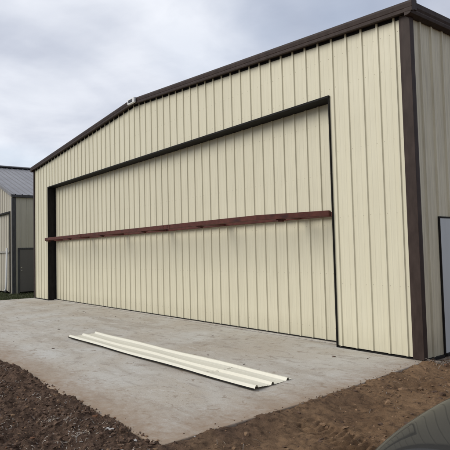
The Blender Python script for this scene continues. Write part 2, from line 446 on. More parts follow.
# ---- walk door in the side wall
mb = MB(); fx = .026
mb.box(-.02, fx, DY0 + .019, DY1 - .038, .035, DZ - .027)
wd = hpart(mb, 'walk_door', DOORB, bevel=.004)
mb = MB()
mb.box(-.05, .030, DY0 - .002, DY0 + .016, -.01, DZ + .0); mb.box(-.05, .045, DY1 - .034, DY1 + .002, -.01, DZ + .0)
mb.box(-.05, .031, DY0 + .018, DY1 - .036, DZ - .024, DZ + .0); mb.box(-.05, .05, DY0 + .018, DY1 - .036, -.01, .03)
mb.build('door_frame', BLACK, wd)
mb = MB(); mb.tube([(fx, DY1 - .11, 1.0), (fx + .06, DY1 - .11, 1.0)], .012); mb.tube([(fx + .055, DY1 - .11, 1.0), (fx + .055, DY1 - .22, 1.0)], .010)
mb.build('door_handle', HANDLE, wd)

# ------------------------------------------------------------------ neighbouring hangar beyond the left end
NX, NY, NE = -20.84, .29, 4.50
NRX, NRZ = -28.0, 6.87
NDEP = 16.0
nb = tag(empty('metal_hangar', (NRX, NY, 0)), 'smaller tan metal hangar with grey ribbed roof beyond the grass strip', 'hangar')
NO = Vector((NRX, NY, 0))
def npart(mb, name, mat, parent=None, **kw):
    o = mb.build(name, mat, parent or nb, **kw)
    if parent is None: o.location = -NO
    return o
ng = lambda x: NE + (NRZ - NE) * (1 - abs(x - NRX) / (NX - NRX))
NL = 2 * NRX - NX
mb = MB(); ox0, ox1, oz = NL + .42, NX - .42, 3.72
nfr = lambda s, o, z: (s, NY - o, z)
sheet(mb, NL, ox0, .05, nfr, lambda s: -.05, ng); sheet(mb, ox0, NRX, .05, nfr, lambda s: oz, ng)
sheet(mb, NRX, ox1, .05, nfr, lambda s: oz, ng); sheet(mb, ox1, NX, .05, nfr, lambda s: -.05, ng)
npart(mb, 'front_wall', TANW, recalc=False)
mb = MB(); ny0, ny1, nz = NY + .24, NY + 1.14, 2.04
nsd = lambda s, o, z: (NX + o, s, z)
sheet(mb, NY, ny0, .03, nsd, lambda s: -.05, lambda s: NE - .02); sheet(mb, ny0, ny1, .03, nsd, lambda s: nz, lambda s: NE - .02)
sheet(mb, ny1, NY + NDEP, .03, nsd, lambda s: -.05, lambda s: NE - .02)
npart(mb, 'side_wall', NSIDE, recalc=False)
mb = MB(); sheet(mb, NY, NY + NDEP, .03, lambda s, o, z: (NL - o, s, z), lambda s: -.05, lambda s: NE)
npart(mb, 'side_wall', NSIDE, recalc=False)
mb = MB(); sheet(mb, NL, NRX, .05, lambda s, o, z: (s, NY + NDEP + o, z), lambda s: -.05, ng); sheet(mb, NRX, NX, .05, lambda s, o, z: (s, NY + NDEP + o, z), lambda s: -.05, ng)
npart(mb, 'rear_wall', TANW, recalc=False)
for sgn in (1, -1):
    mb = MB(); xe = NX + .08 if sgn > 0 else NL - .08
    sl = (NRZ - NE) / (NX - NRX)
    ze = NE + .05 - sl * .08
    P = rib_points(NY - .06, NY + NDEP + .06, NY + .1)
    for (s0, o0), (s1, o1) in zip(P, P[1:]):
        o0 *= 1.25; o1 *= 1.25
        mb.face([(NRX, s0, NRZ + .05 + o0), (xe, s0, ze + o0), (xe, s1, ze + o1), (NRX, s1, NRZ + .05 + o1)])
    npart(mb, 'roof', NROOF, recalc=False)
    mb = MB()
    mb.bar((xe, NY - .075, ze - .04), (NRX, NY - .075, NRZ + .01), .05, .13)
    npart(mb, 'rake_trim', trim_mat('light_grey_trim', (.17, .165, .165)) if sgn > 0 else GREYTRIM)
    mb = MB(); xg = NX if sgn > 0 else NL
    mb.box(min(xg + sgn * .001, xg + sgn * .12), max(xg + sgn * .001, xg + sgn * .12), NY - .04, NY + NDEP, NE - .105, NE + .01)
    npart(mb, 'eave_gutter', GREYTRIM, bevel=.01)
mb = MB(); mb.sweep([(-.25, -.005), (0, .085), (.25, -.005), (.25, .035), (0, .125), (-.25, .035)],
    [((NRX, NY - .06, NRZ + .05), (1, 0, 0), (0, 0, 1)), ((NRX, NY + NDEP + .06, NRZ + .05), (1, 0, 0), (0, 0, 1))])
npart(mb, 'ridge_cap', GREYTRIM)
mb = MB(); mb.sweep([(NX - .10, NY - .005), (NX - .10, NY - .04), (NX + .04, NY - .04), (NX + .04, NY + .13), (NX + .008, NY + .13), (NX + .004, NY - .005)],
    [((0, 0, -.05), (1, 0, 0), (0, 1, 0)), ((0, 0, NE - .11), (1, 0, 0), (0, 1, 0))])
npart(mb, 'corner_trim', GREYTRIM, bevel=.004)
mb = MB()
mb.box(ox1 - .015, ox1 + .06, NY - .042, NY - .003, -.02, oz + .06); mb.box(ox0 - .06, ox1 - .017, NY - .042, NY - .003, oz - .02, oz + .06)
mb.box(ox0 - .06, ox0 + .015, NY - .042, NY - .003, -.02, oz - .022)
npart(mb, 'opening_trim', BLACK)
mb = MB(); sheet(mb, ox0, ox1, .12, lambda s, o, z: (s, NY + .08 - o, z), lambda s: 0, lambda s: oz)
nd = npart(mb, 'hangar_door', TANW, recalc=False)
mb = MB(); mb.box(ox0 + .05, ox1 - .03, NY - .01, NY + .045, 1.86, 1.93)
mb.build('door_rail', trim_mat('pale_rail', (.30, .285, .25)), nd)
mb = MB(); mb.tube([(NX - .62, NY - .10, 2.07), (NX - .70, NY - .10, .5), (NX - .74, NY - .11, .16), (NX - .80, NY - .16, .06)], .045, 12)
npart(mb, 'downspout', WHITEP)
mb = MB(); mb.tube([(NX - .50, NY - .13, .02), (NX - .66, NY - .13, .05)], .06, 10); npart(mb, 'drain_elbow', BLACK)
mb = MB(); mb.box(NX - .02, NX + .03, ny0 + .06, ny1 - .06, .03, nz - .06)
wd2 = npart(mb, 'walk_door', DOORG, bevel=.004)
mb = MB(); mb.box(NX - .03, NX + .045, ny0 - .02, ny0 + .058, -.02, nz + .02); mb.box(NX - .03, NX + .045, ny1 - .058, ny1 + .02, -.02, nz + .02)
mb.box(NX - .03, NX + .046, ny0 + .06, ny1 - .06, nz - .058, nz + .02)
mb.build('door_frame', GREYTRIM, wd2)
mb = MB(); mb.tube([(NX + .03, ny0 + .13, 1.0), (NX + .085, ny0 + .13, 1.0)], .022)
mb.build('door_handle', HANDLE, wd2)
mb = MB(); mb.tube([(NX + .03, ny0 + .13, 1.15), (NX + .045, ny0 + .13, 1.15)], .028); mb.build('door_lock', HANDLE, wd2)

# ------------------------------------------------------------------ concrete apron
SLAB = [(-17.0, .28), (-17.0, -4.56), (.36, -4.56), (.29, -2.7), (.17, -1.4), (.03, -.02), (.0, .02), (XR + .03, .02), (XR + .03, .28)]
mb = MB()
mb.face([(x, y, 0) for x, y in SLAB]); mb.face([(x, y, -.14) for x, y in reversed(SLAB)])
for (a, b) in zip(SLAB, SLAB[1:] + SLAB[:1]): mb.face([(a[0], a[1], 0), (b[0], b[1], 0), (b[0], b[1], -.14), (a[0], a[1], -.14)])
apron = mb.build('concrete_apron', CONC, bevel=.012); tag(apron, kind='structure')
mb = MB(); mb.box(XL + .004, XR - .004, D - .10, D + .12, .004, .020)
o = mb.build('door_sill', CONC, hangar); o.location = -HO

# ------------------------------------------------------------------ ground: one sheet to the horizon
def axis(lo, hi, step, far_lo, far_hi):
    a = [lo + i * step for i in range(int((hi - lo) / step) + 1)]
    s = step; x = a[-1]
    while x < far_hi: s *= 1.22; x += s; a.append(x)
    s = step; x = lo; pre = []
    while x > far_lo: s *= 1.22; x -= s; pre.append(x)
    return pre[::-1] + a
GX = axis(-5.0, 4.3, .018, -900, 900); GY = axis(-7.4, 1.0, .018, -900, 900)
TRK = (.55, -3.02, .970, -.243)
def slab_edge(y):
    if y > -1.4: return .02 + (.17 - .02) * (-y / 1.4)
    if y > -2.7: return .17 + .12 * (-(y + 1.4) / 1.3)
    return .29 + .07 * (-(y + 2.7) / 1.86)
def ss(a, b, x):
    t = max(0, min(1, (x - a) / (b - a))); return t * t * (3 - 2 * t)
def gh(x, y):
    near = ss(30, 8, max(abs(x), abs(y)))
    if near == 0: return -.07
    p = Vector((x, y, 0))
    big = noise.noise(p * .55); mid = noise.fractal(p * 2.3 + Vector((7, 3, 0)), .9, 2.1, 4)
    z = -.055 + .025 * big
    left = ss(1.3, -.3, x) * ss(-4.3, -4.7, y)
    fine = noise.fractal(p * 9 + Vector((1, 9, 2)), .75, 2.2, 5)
    turb = noise.turbulence(p * 5.5, 4, True) - .45
    lump = max(0, noise.noise(p * 17 + Vector((3, 1, 0)))) ** 1.5
    z += mid * (.020 + .012 * left) + fine * (.014 + .016 * left) + lump * (.022 + .05 * left) + turb * (.026 + .030 * left) * ss(.0, .5, max(x - slab_edge(min(y, 0)), -4.5 - y))
    # wheel ruts and scrape marks in the dirt beside the slab
    z += .012 * math.sin(x * 3.1 + y * 1.3 + 1.5 * mid) * (1 - left) * ss(.3, 1.0, x)
    z += .028 * left
    # lugged tyre track pressed into the dirt
    ux, uy = x - TRK[0], y - TRK[1]
    al, ac = ux * TRK[2] + uy * TRK[3], -ux * TRK[3] + uy * TRK[2]
    tr = ss(.17, .12, abs(ac)) * ss(-.1, .1, al) * ss(1.9, 1.5, al)
    z += tr * (-.020 + .018 * math.tanh(3 * math.sin(al * 62 + abs(ac) * 26)))
    # soil banked against the slab front edge
    d = -4.56 - y
    bank = 0
    if x < .6 and -.3 < d: bank = .045 * ss(.5, 0, abs(d - .08)) * (1 + .5 * mid) * ss(.55, .0, x)
    de = x - slab_edge(y) if y < 0 else x
    if -5.2 < y < .1 and -.1 < de < .8: bank = max(bank, (.056 + .025 * noise.noise(p * 3.1)) * ss(.45, .0, de) * ss(-5.2, -4.5, y))
    z += bank
    # footprint of slab and buildings: sheet dips below
    inx = min(x + 17.0, (slab_edge(y) if y < 0 else 0) - x); iny = y + 4.56
    if inx > 0 and iny > 0 and y < 16:
        q = min(inx, iny)
        lim = (.018 + .045 * noise.noise(p * 4) + .02 * mid) * (1 - .8 * ss(-.35, .1, x) * ss(-4.0, -4.4, y))
        z = z if q < lim and z > 0 else min(z, .02) - .10 * ss(lim - .03, lim + .05, q) - .03
        if q > .3: z = -.16
    if -36 < x < NX - .05 and NY + .05 < y < 17: z = -.12
    return z
verts = []; nx = len(GX)
for y in GY:
    for x in GX: verts.append((x, y, gh(x, y)))
faces = [(j * nx + i, j * nx + i + 1, (j + 1) * nx + i + 1, (j + 1) * nx + i) for j in range(len(GY) - 1) for i in range(nx - 1)]
me = bpy.data.meshes.new('ground'); me.from_pydata(verts, [], faces); me.materials.append(SOIL)
me.polygons.foreach_set('use_smooth', [True] * len(faces)); me.update()
ground = bpy.data.objects.new('ground', me); COL.objects.link(ground); tag(ground, kind='structure')

# ------------------------------------------------------------------ clods, stones, straw
ICO = bmesh.new(); bmesh.ops.create_icosphere(ICO, subdivisions=1, radius=1); ICO.verts.ensure_lookup_table()
iv = [v.co.copy() for v in ICO.verts]; ifc = [tuple(v.index for v in f.verts) for f in ICO.faces]; ICO.free()
def clod(mb, c, r, mi, flat=.65):
    b = len(mb.v); q = Vector((random.random(), random.random(), random.random())) * 40
    sx, sy, sz = random.uniform(.7, 1.35), random.uniform(.7, 1.2), random.uniform(.45, flat + .2)
    a = random.uniform(0, 6.28); ca, sa = math.cos(a), math.sin(a)
    for v in iv:
        k = 1 + .85 * noise.noise(v * 1.7 + q); x, y, z = v.x * k * sx * r, v.y * k * sy * r, v.z * k * sz * r
        mb.v.append((c[0] + x * ca - y * sa, c[1] + x * sa + y * ca, c[2] + z))
    for f in ifc: mb.f.append(tuple(b + i for i in f)); mb.m.append(mi); mb.sm.append(False)
def pick(w):
    return random.choices(range(len(w)), w)[0]
mb = MB()
for i in range(15000):                       # broken dark soil along the slab's front edge
    x = random.uniform(-5, 1.6); y = -4.57 - abs(random.gauss(0, 1.0)) * 1.2
    if x > .4: y -= .2
    if y < -7.6: continue
    r = min(.036, .0052 * math.exp(random.gauss(.1, .7)))
    clod(mb, (x, y, gh(x, y) + r * .05), r, pick((82, 13 if r < .02 else 4, 2 if r < .01 else 0, 3)))
for i in range(150):                       # crumbs kicked onto the slab
    x = random.uniform(-4.5, .3); y = -4.56 + abs(random.gauss(0, .03)); clod(mb, (x, y, .002), random.uniform(.003, .016), pick((40, 60, 3, 4)))
o = mb.build('soil_clods', [CLOD_D, CLOD_T, STONE, RUST], recalc=False); tag(o, 'broken dark soil clods and crumbs along the front edge of the slab', 'soil', kind='stuff')
mb = MB()
for i in range(12000):                       # gravel and crumbs on the dirt to the right
    x = random.uniform(.1, 4.6); y = random.uniform(-7, 1.2)
    if x < slab_edge(min(y, 0)) + .03 and y < 0: continue
    if noise.noise(Vector((x * 1.1, y * 1.1, 3))) < -.05 and random.random() < .75: continue
    r = min(.05, .005 * math.exp(random.gauss(.1, .75)))
    clod(mb, (x, y, gh(x, y) + r * .1), r, pick((35, 62, 2, 1)))
for i in range(110):
    y = random.uniform(-4.4, -.1); x = slab_edge(y) + random.gauss(0, .05); clod(mb, (x, y, max(gh(x, y), .0 if x < slab_edge(y) else -1) + .003), random.uniform(.003, .009), pick((50, 50, 4, 2)))
for i in range(170):                        # rubble under the side wall
    y = random.uniform(.0, 1.2); x = .06 + abs(random.gauss(0, .14)); clod(mb, (x, y, gh(x, y) + .004), random.uniform(.006, .024), pick((60, 20, 14, 6)))
o = mb.build('dirt_gravel', [CLOD_D, CLOD_T, STONE, RUST], recalc=False); tag(o, 'gravel and crumbs scattered over the tan dirt beside the slab', 'gravel', kind='stuff')
def stem(mb, c, L, w, mi, lift=.012):
    a = random.uniform(0, 6.28); b = a + random.uniform(-.25, .25); n = 3; pts = []
    x, y = c[0], c[1]
    for k in range(n):
        z = gh(x, y); z = max(z, .002) if (x < slab_edge(min(y, 0)) and -4.56 < y < 0) else z
        pts.append(Vector((x, y, z + .003 + lift * math.sin(math.pi * k / (n - 1)) * random.uniform(.4, 1.2))))
        t = a + (b - a) * k / (n - 1); x += math.cos(t) * L / (n - 1); y += math.sin(t) * L / (n - 1)
    for p, q in zip(pts, pts[1:]):
        d = (q - p).normalized(); s = d.cross(Vector((0, 0, 1))) * w / 2; u = Vector((0, 0, w * .35))
        mb.face([p - s, q - s, q + u, p + u], mi); mb.face([p + u, q + u, q + s, p + s], mi)
mb = MB()
for i in range(3200):
    x = random.uniform(-4.6, 1.2); y = -4.66 - abs(random.gauss(0, 1.1))
    if y < -7.5 or noise.noise(Vector((x * 1.6, y * 1.6, 8))) < -.1: continue
    stem(mb, (x, y), random.uniform(.010, .038), random.uniform(.004, .013), pick((12, 48, 40)), .004)
for i in range(160):
    x = random.uniform(.3, 4.2); y = random.uniform(-6.5, .9); stem(mb, (x, y), random.uniform(.03, .10), random.uniform(.002, .005), pick((40, 50, 10)))
for i in range(150):
    y = random.uniform(-.1, 1.0); x = .1 + abs(random.gauss(0, .12)); stem(mb, (x, y), random.uniform(.05, .16), random.uniform(.003, .007), pick((40, 40, 20)), .03)
for cx, cy in ((-.9, -5.05), (-1.7, -5.5), (-.35, -5.0), (-2.5, -5.3)):      # pale torn fibre tufts
    for i in range(40): stem(mb, (cx + random.gauss(0, .09), cy + random.gauss(0, .06)), random.uniform(.012, .04), random.uniform(.005, .015), pick((35, 65, 0)), .008)
o = mb.build('straw_litter', [STRAW, STRAWG, LEAF], recalc=False); tag(o, 'dry straw and root bits strewn over the soil', 'plant litter', kind='stuff')
# grass
def blade(mb, x, y, z, h, w, mi=0):
    a = random.uniform(0, 6.28); lx, ly = math.cos(a) * h * random.uniform(.1, .6), math.sin(a) * h * random.uniform(.1, .6)
    sx, sy = -math.sin(a) * w, math.cos(a) * w
    m1 = (x + lx * .35, y + ly * .35, z + h * .6)
    mb.face([(x - sx, y - sy, z), (x + sx, y + sy, z), (m1[0] + sx * .7, m1[1] + sy * .7, m1[2]), (m1[0] - sx * .7, m1[1] - sy * .7, m1[2])], mi)
    mb.face([(m1[0] - sx * .7, m1[1] - sy * .7, m1[2]), (m1[0] + sx * .7, m1[1] + sy * .7, m1[2]), (x + lx, y + ly, z + h)], mi)
mb = MB()
for i in range(16000):
    x = random.uniform(-22.5, -17.03); y = random.uniform(-3.2, 2.6)
    if x < NX + .03 and y > NY - .08: continue
    if x > -17.03 + .05 * noise.noise(Vector((0, y * 3, 0))): continue
    blade(mb, x, y, -.06, random.uniform(.03, .085), random.uniform(.003, .006), 0 if random.random() < .9 else 1)
o = mb.build('grass', [GRASS, DRYG], recalc=False); tag(o, 'short green grass between the slab and the smaller hangar', 'grass', kind='stuff')
mb = MB()
for i in range(15000):
    x = random.gauss(-2.7, .8); y = random.gauss(-6.75, .36)
    if y > -6.1 + .25 * noise.noise(Vector((x * 2, y * 2, 1))): continue
    blade(mb, x, y, gh(x, y) - .003, random.uniform(.02, .06), random.uniform(.0015, .003), 1 if random.random() < .9 else 0)
o = mb.build('dry_grass', [GRASS, DRYG], recalc=False); tag(o, 'sparse greyish dry grass on the dark soil', 'grass', kind='stuff')

# ------------------------------------------------------------------ scraps lying on the slab, each its own thing
leaf_me = []
for k in range(4):
    m = MB(); n = 9; q = Vector((k * 5.3, 2, 1)); ring = []
    for i in range(n):
        a = 2 * math.pi * i / n; r = (1 + .55 * noise.noise(q + Vector((math.cos(a), math.sin(a), 0)) * 1.3))
        ring.append((math.cos(a) * r, math.sin(a) * r * .62, .10 + .35 * abs(noise.noise(q * 2 + Vector((math.cos(a), math.sin(a), 3))))))
    for i in range(n):
        m.face([ring[i], ring[(i + 1) % n], (0, 0, .42)]); m.face([(ring[i][0], ring[i][1], 0), (ring[(i + 1) % n][0], ring[(i + 1) % n][1], 0), ring[(i + 1) % n], ring[i]])
    o = m.build('leaf_scrap', LEAF); leaf_me.append(o.data); bpy.data.objects.remove(o)
SCR = [  # x, y, size, label
    (-1.086, -.66, 0.034, 'dark dried leaf on the slab just outside the dark corner trim of the hangar'),
    (-4.98, -3.55, 0.031, 'dark clump on the slab left of the loose ivory sheet'),
    (-2.55, -1.95, 0.025, 'small dark clump on the slab just behind the middle of the loose ivory sheet'),
    (-1.62, -1.98, 0.022, 'small dark speck on the slab behind the near half of the loose ivory sheet')]
G = 'dry leaf scraps scattered over the slab'
for k, (x, y, s, l) in enumerate(SCR):
    o = bpy.data.objects.new('leaf_scrap', leaf_me[k % 4]); COL.objects.link(o); o.location = (x, y, .001); o.scale = (s, s, s * .8); rot_z(o, k * 1.7)
    tag(o, l, 'leaf scrap', G)
n = 0
while n < 46:
    x = -random.uniform(.5, 16.5); y = -random.uniform(.15, 4.2)
    if -6.1 < x < -.2 and -3.0 < y < -1.9: continue
    if n > 24: x = -random.uniform(3, 13); y = -random.uniform(.2, .9)
    s = random.choice((.008, .010, .013, .016, .022)) * (1.25 if x < -7 else .9)
    o = bpy.data.objects.new('leaf_scrap', random.choice(leaf_me)); COL.objects.link(o); o.location = (x, y, .001); o.scale = (s * random.uniform(.8, 1.6), s, s * .6); rot_z(o, random.uniform(0, 6))
    tag(o, 'tiny dark dry leaf scrap lying out on the open slab', 'leaf scrap', G); n += 1

# ------------------------------------------------------------------ loose roofing panel on the slab
mb = MB()
x0p, x1p = -5.86, -.40
def ploc(u, w, z):      # u along the length 0..1, w across
    sl = .10
    return (x0p + (x1p - x0p) * u + (-.20 + .07 * u) * (w / .74), -2.93 + .085 * u + w, z + .003)
prof = []
for r0 in (.04, .3448, .6496):
    prof += [(r0 - .0335, .0), (r0 - .0135, .032), (r0 + .0135, .032), (r0 + .0335, .0)]
    if r0 < .6: prof += [(r0 + .086, 0), (r0 + .094, .0025), (r0 + .108, .0025), (r0 + .116, 0), (r0 + .188, 0), (r0 + .196, .0025), (r0 + .210, .0025), (r0 + .218, 0)]
prof = [(-.006, .004)] + prof + [(.735, 0)]
NU = 40
for i in range(NU):
    u0, u1 = i / NU, (i + 1) / NU
    bow = lambda u, w: .010 * math.sin(u * 7 + w * 4) ** 2 + (.012 * (1 - u) ** 8) + (.024 if w < .08 else .024 * max(0, 1 - (w - .08) / .2))
    for (a, za), (b, zb) in zip(prof, prof[1:]):
        mb.face([ploc(u0, a, za + bow(u0, a)), ploc(u1, a, za + bow(u1, a)), ploc(u1, b, zb + bow(u1, b)), ploc(u0, b, zb + bow(u0, b))])
panel = mb.build('corrugated_sheet', LOOSE); md = panel.modifiers.new('gauge', 'SOLIDIFY'); md.thickness = .0015; md.offset = 1
tag(panel, 'long ivory ribbed metal sheet lying loose on the concrete slab', 'metal sheet')

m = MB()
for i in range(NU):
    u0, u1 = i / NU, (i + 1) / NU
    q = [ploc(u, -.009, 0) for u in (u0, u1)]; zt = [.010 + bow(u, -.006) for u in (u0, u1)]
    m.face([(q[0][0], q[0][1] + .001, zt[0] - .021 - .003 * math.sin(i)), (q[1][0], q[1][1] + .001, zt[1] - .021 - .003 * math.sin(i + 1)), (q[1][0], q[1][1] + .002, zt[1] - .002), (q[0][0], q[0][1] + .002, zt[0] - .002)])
m.build('edge_shadow', BLACK, panel, recalc=False)  # added black strip: draws the shadow line under the sheet's front edge
MUD = base('dried_mud', (.22, .18, .14), .9)[0]
for k in range(9):
    w0 = .05 + .072 * k + random.uniform(-.01, .01); w1 = w0 + random.uniform(.025, .06)
    if any(abs(w0 + .02 - q) < .05 for q in (.345, .65)): continue
    m = MB(); uu = .805 + .0018 * k; n = 5
    for i in range(n):
        a, b_ = w0 + (w1 - w0) * i / n, w0 + (w1 - w0) * (i + 1) / n
        hw = .0016 * random.uniform(.4, 1.3); zz = .0075 + .024 * max(0, 1 - max(0, a - .08) / .2) + .010
        m.face([ploc(uu - hw, a, zz), ploc(uu + hw, a, zz), ploc(uu + hw, b_, zz), ploc(uu - hw, b_, zz)])
    m.build('mud_smear', MUD, panel, recalc=False)

# ------------------------------------------------------------------ pale scraps on the soil
PLASTIC = base('white_scrap', (.42, .40, .375), .6)[0]
for x, y, l, wd_, a, lab in ((-.273, -4.71, .085, .016, .5, 'thin white splinter on the dark soil close to the slab edge'),
        (-.45, -5.0, .07, .05, 1.2, 'crumpled pale scrap on the dark soil farthest left of the pale scraps'),
        (.16, -4.68, .03, .022, 2.0, 'tiny white chip on the soil by the front corner of the slab')):
    m = MB(); z = gh(x, y) + .016; pr_ = None
    for i in range(6):
        t_ = i / 5 - .5; h = .006 * math.sin(i * 1.9); ww = wd_ * (1 - 1.2 * t_ * t_) * (1 + .25 * math.sin(i * 2.7))
        q = ((t_ * l, -ww / 2, h), (t_ * l, ww / 2, h + .008))
        if pr_: m.face([pr_[0], q[0], q[1], pr_[1]])
        pr_ = q
    o = m.build('plastic_scrap', PLASTIC, recalc=False); o.location = (x, y, z); rot_z(o, a)
    md = o.modifiers.new('t', 'SOLIDIFY'); md.thickness = .002
    tag(o, lab, 'scrap', 'pale scraps on the dark soil')

# ------------------------------------------------------------------ parked car, nose towards the photographer
def car_paint():
    m, t, b = base('grey_car_paint', (.03, .03, .028), .45, .0, spec=.10, coat=.36)
    n = noise_t(t, coords(t), 900, 2); b.inputs['Coat Roughness'].default_value = .025
    dust = noise_t(t, coords(t), 5, 5, .6)
    c = mixc(t, n, (.016, .016, .0155), (.024, .024, .0225)); c = mixc(t, mathn(t, 'MULTIPLY', dust, .25), c, (.06, .054, .046))
    t.links.new(c, b.inputs['Base Color']); return m
CARP = car_paint()
GLASS = base('dark_car_glass', (.012, .014, .015), .04, spec=.7)[0]
RUB = base('tyre_rubber', (.012, .012, .012), .8)[0]
RIM = base('alloy', (.45, .45, .46), .3, 1)[0]
PLAST = base('black_plastic', (.012, .012, .013), .45)[0]
LAMPG = base('headlamp_glass', (.045, .047, .045), .06, spec=.7, coat=1)[0]
REDG = base('tail_lamp_red', (.18, .008, .008), .12)[0]
CHROME = base('chrome', (.7, .7, .7), .12, 1)[0]
PLATE = base('plain_plate', (.6, .6, .58), .4)[0]
CX, CY = 3.705, -5.52       # middle of the front bumper
car = tag(empty('parked_car', (CX, CY, -.06)), 'dark grey car parked on the dirt with its hood in the corner', 'car')
ST = [  # y, half width, centre top, shoulder, lower bulge
    (.00, .50, .60, .585), (.05, .66, .70, .68), (.16, .775, .795, .77), (.36, .85, .868, .835), (.65, .885, .93, .885), (1.0, .90, .985, .925),
    (1.35, .905, 1.02, .945), (1.9, .91, 1.0, .955), (2.6, .91, 1.0, .965), (3.3, .905, 1.01, .975), (3.9, .89, 1.04, .985), (4.3, .85, 1.02, .97), (4.5, .79, .96, .92), (4.58, .70, .80, .78)]
def section(w, zc, zs, y):
    zb = .24 if .3 < y < 4.3 else .30
    h = [(0, zc), (.35 * w, zc - .004), (.66 * w, zc - .018), (.85 * w, (zc + zs) / 2 - .008), (.945 * w, zs - .012), (.992 * w, zs - .085), (1.0 * w, zs - .19), (1.0 * w, .56), (.985 * w, .40), (.93 * w, zb), (.45 * w, zb - .02)]
    return h
mb = MB()
rings = []
for y, w, zc, zs in ST:
    h = section(w, zc, zs, y); ring = [(x, z) for x, z in h] + [(0, h[-1][1])] + [(-x, z) for x, z in reversed(h[1:])]
    k = len(mb.v)
    for x, z in ring: mb.v.append((x, y + .10 * (abs(x) / .9) ** 3 * ss(.9, 0, y), z))
    rings.append((k, len(ring)))
for (k, n), (k2, _) in zip(rings, rings[1:]):
    for j in range(n): mb.f.append((k + j, k + (j + 1) % n, k2 + (j + 1) % n, k2 + j)); mb.m.append(0); mb.sm.append(True)
k, n = rings[0]; mb.f.append(tuple(k + j for j in reversed(range(n)))); mb.m.append(0); mb.sm.append(True)
k, n = rings[-1]; mb.f.append(tuple(k + j for j in range(n))); mb.m.append(0); mb.sm.append(True)
body = mb.build('car_body', CARP, car)
sub = body.modifiers.new('smooth', 'SUBSURF'); sub.levels = 3; sub.render_levels = 3
cutters = []
for wy in (.86, 3.62):
    c = MB(); n = 40; fr = [((-1.1, wy, .33), (0, 1, 0), (0, 0, 1)), ((1.1, wy, .33), (0, 1, 0), (0, 0, 1))]
    for x0_, x1_ in ((-1.2, -.60), (.60, 1.2)):
        c.sweep([(.365 * math.cos(2 * math.pi * i / n), .365 * math.sin(2 * math.pi * i / n)) for i in range(n)], [((x0_, wy, .33), (0, 1, 0), (0, 0, 1)), ((x1_, wy, .33), (0, 1, 0), (0, 0, 1))])
    co = c.build('arch_cut', PLAST, car); cutters.append(co)
    bo = body.modifiers.new('arch', 'BOOLEAN'); bo.object = co; bo.operation = 'DIFFERENCE'; bo.solver = 'EXACT'
dg = bpy.context.evaluated_depsgraph_get()
newme = bpy.data.meshes.new_from_object(body.evaluated_get(dg)); body.modifiers.clear(); body.data = newme
for c in cutters: bpy.data.objects.remove(c)
newme.polygons.foreach_set('use_smooth', [True] * len(newme.polygons))
bmx = bmesh.new(); bmx.from_mesh(newme); TREE = BVHTree.FromBMesh(bmx); bmx.free()
def down(x, y, dirn=(0, 0, -1), frm=2.0):
    d = Vector(dirn).normalized(); p = Vector((x, y, .8)) - d * frm
    h, nrm, _, _ = TREE.ray_cast(p, d); return (h, nrm) if h else (Vector((x, y, .7)), Vector((0, 0, 1)))
def seam(pts, w=.007, name='panel_gap', mat=PLAST, parent=None, dirn=(0, 0, -1), lift=.0012):
    m = MB(); P = []
    for (a, b) in zip(pts, pts[1:]):
        for t in range(12): P.append((a[0] + (b[0] - a[0]) * t / 12, a[1] + (b[1] - a[1]) * t / 12))
    P.append(pts[-1]); hs = [down(x, y, dirn) for x, y in P]; prev = None
    for i, (h, n_) in enumerate(hs):
        d = (hs[min(i + 1, len(hs) - 1)][0] - hs[max(i - 1, 0)][0]).normalized(); s = d.cross(n_).normalized() * w / 2
        q = (h + s + n_ * lift, h - s + n_ * lift)
        if prev: m.face([prev[0], prev[1], q[1], q[0]], 0, True)
        prev = q
    return m.build(name, mat, parent or body, recalc=False)
def patch(poly, name, mat, parent, dirn=(0, 0, -1), lift=.004, n=14):
    """four-cornered patch (bilinear) laid over the body with a little thickness"""
    m = MB(); a, b, c, d = [Vector(p + (0,)) for p in poly]; g = []
    for i in range(n + 1):
        row = []
        for j in range(n + 1):
            u, v = i / n, j / n; p = a * (1 - u) * (1 - v) + b * u * (1 - v) + c * u * v + d * (1 - u) * v
            h, nr = down(p.x, p.y, dirn); e = min(1, 5 * min(u, 1 - u, v, 1 - v))
            row.append(h + nr * lift * (.25 + .75 * e))
        g.append(row)
    for i in range(n):
        for j in range(n): m.face([g[i][j], g[i + 1][j], g[i + 1][j + 1], g[i][j + 1]], 0, True)
    return m.build(name, mat, parent)
for s in (-1, 1):
    dn = (-s * .25, .45, -1)
    hl = patch([(s * .60, .085), (s * .77, .15), (s * .81, .30), (s * .70, .20)] if s > 0 else [(s * .70, .20), (s * .81, .30), (s * .77, .15), (s * .60, .085)], 'headlight', LAMPG, car, dn, .004)
    seam([(s * .62, .135), (s * .765, .26), (s * .815, .55), (s * .83, 1.28)], .005)
seam([(-.62, .115), (-.3, .075), (0, .07), (.3, .075), (.62, .115)], .008)
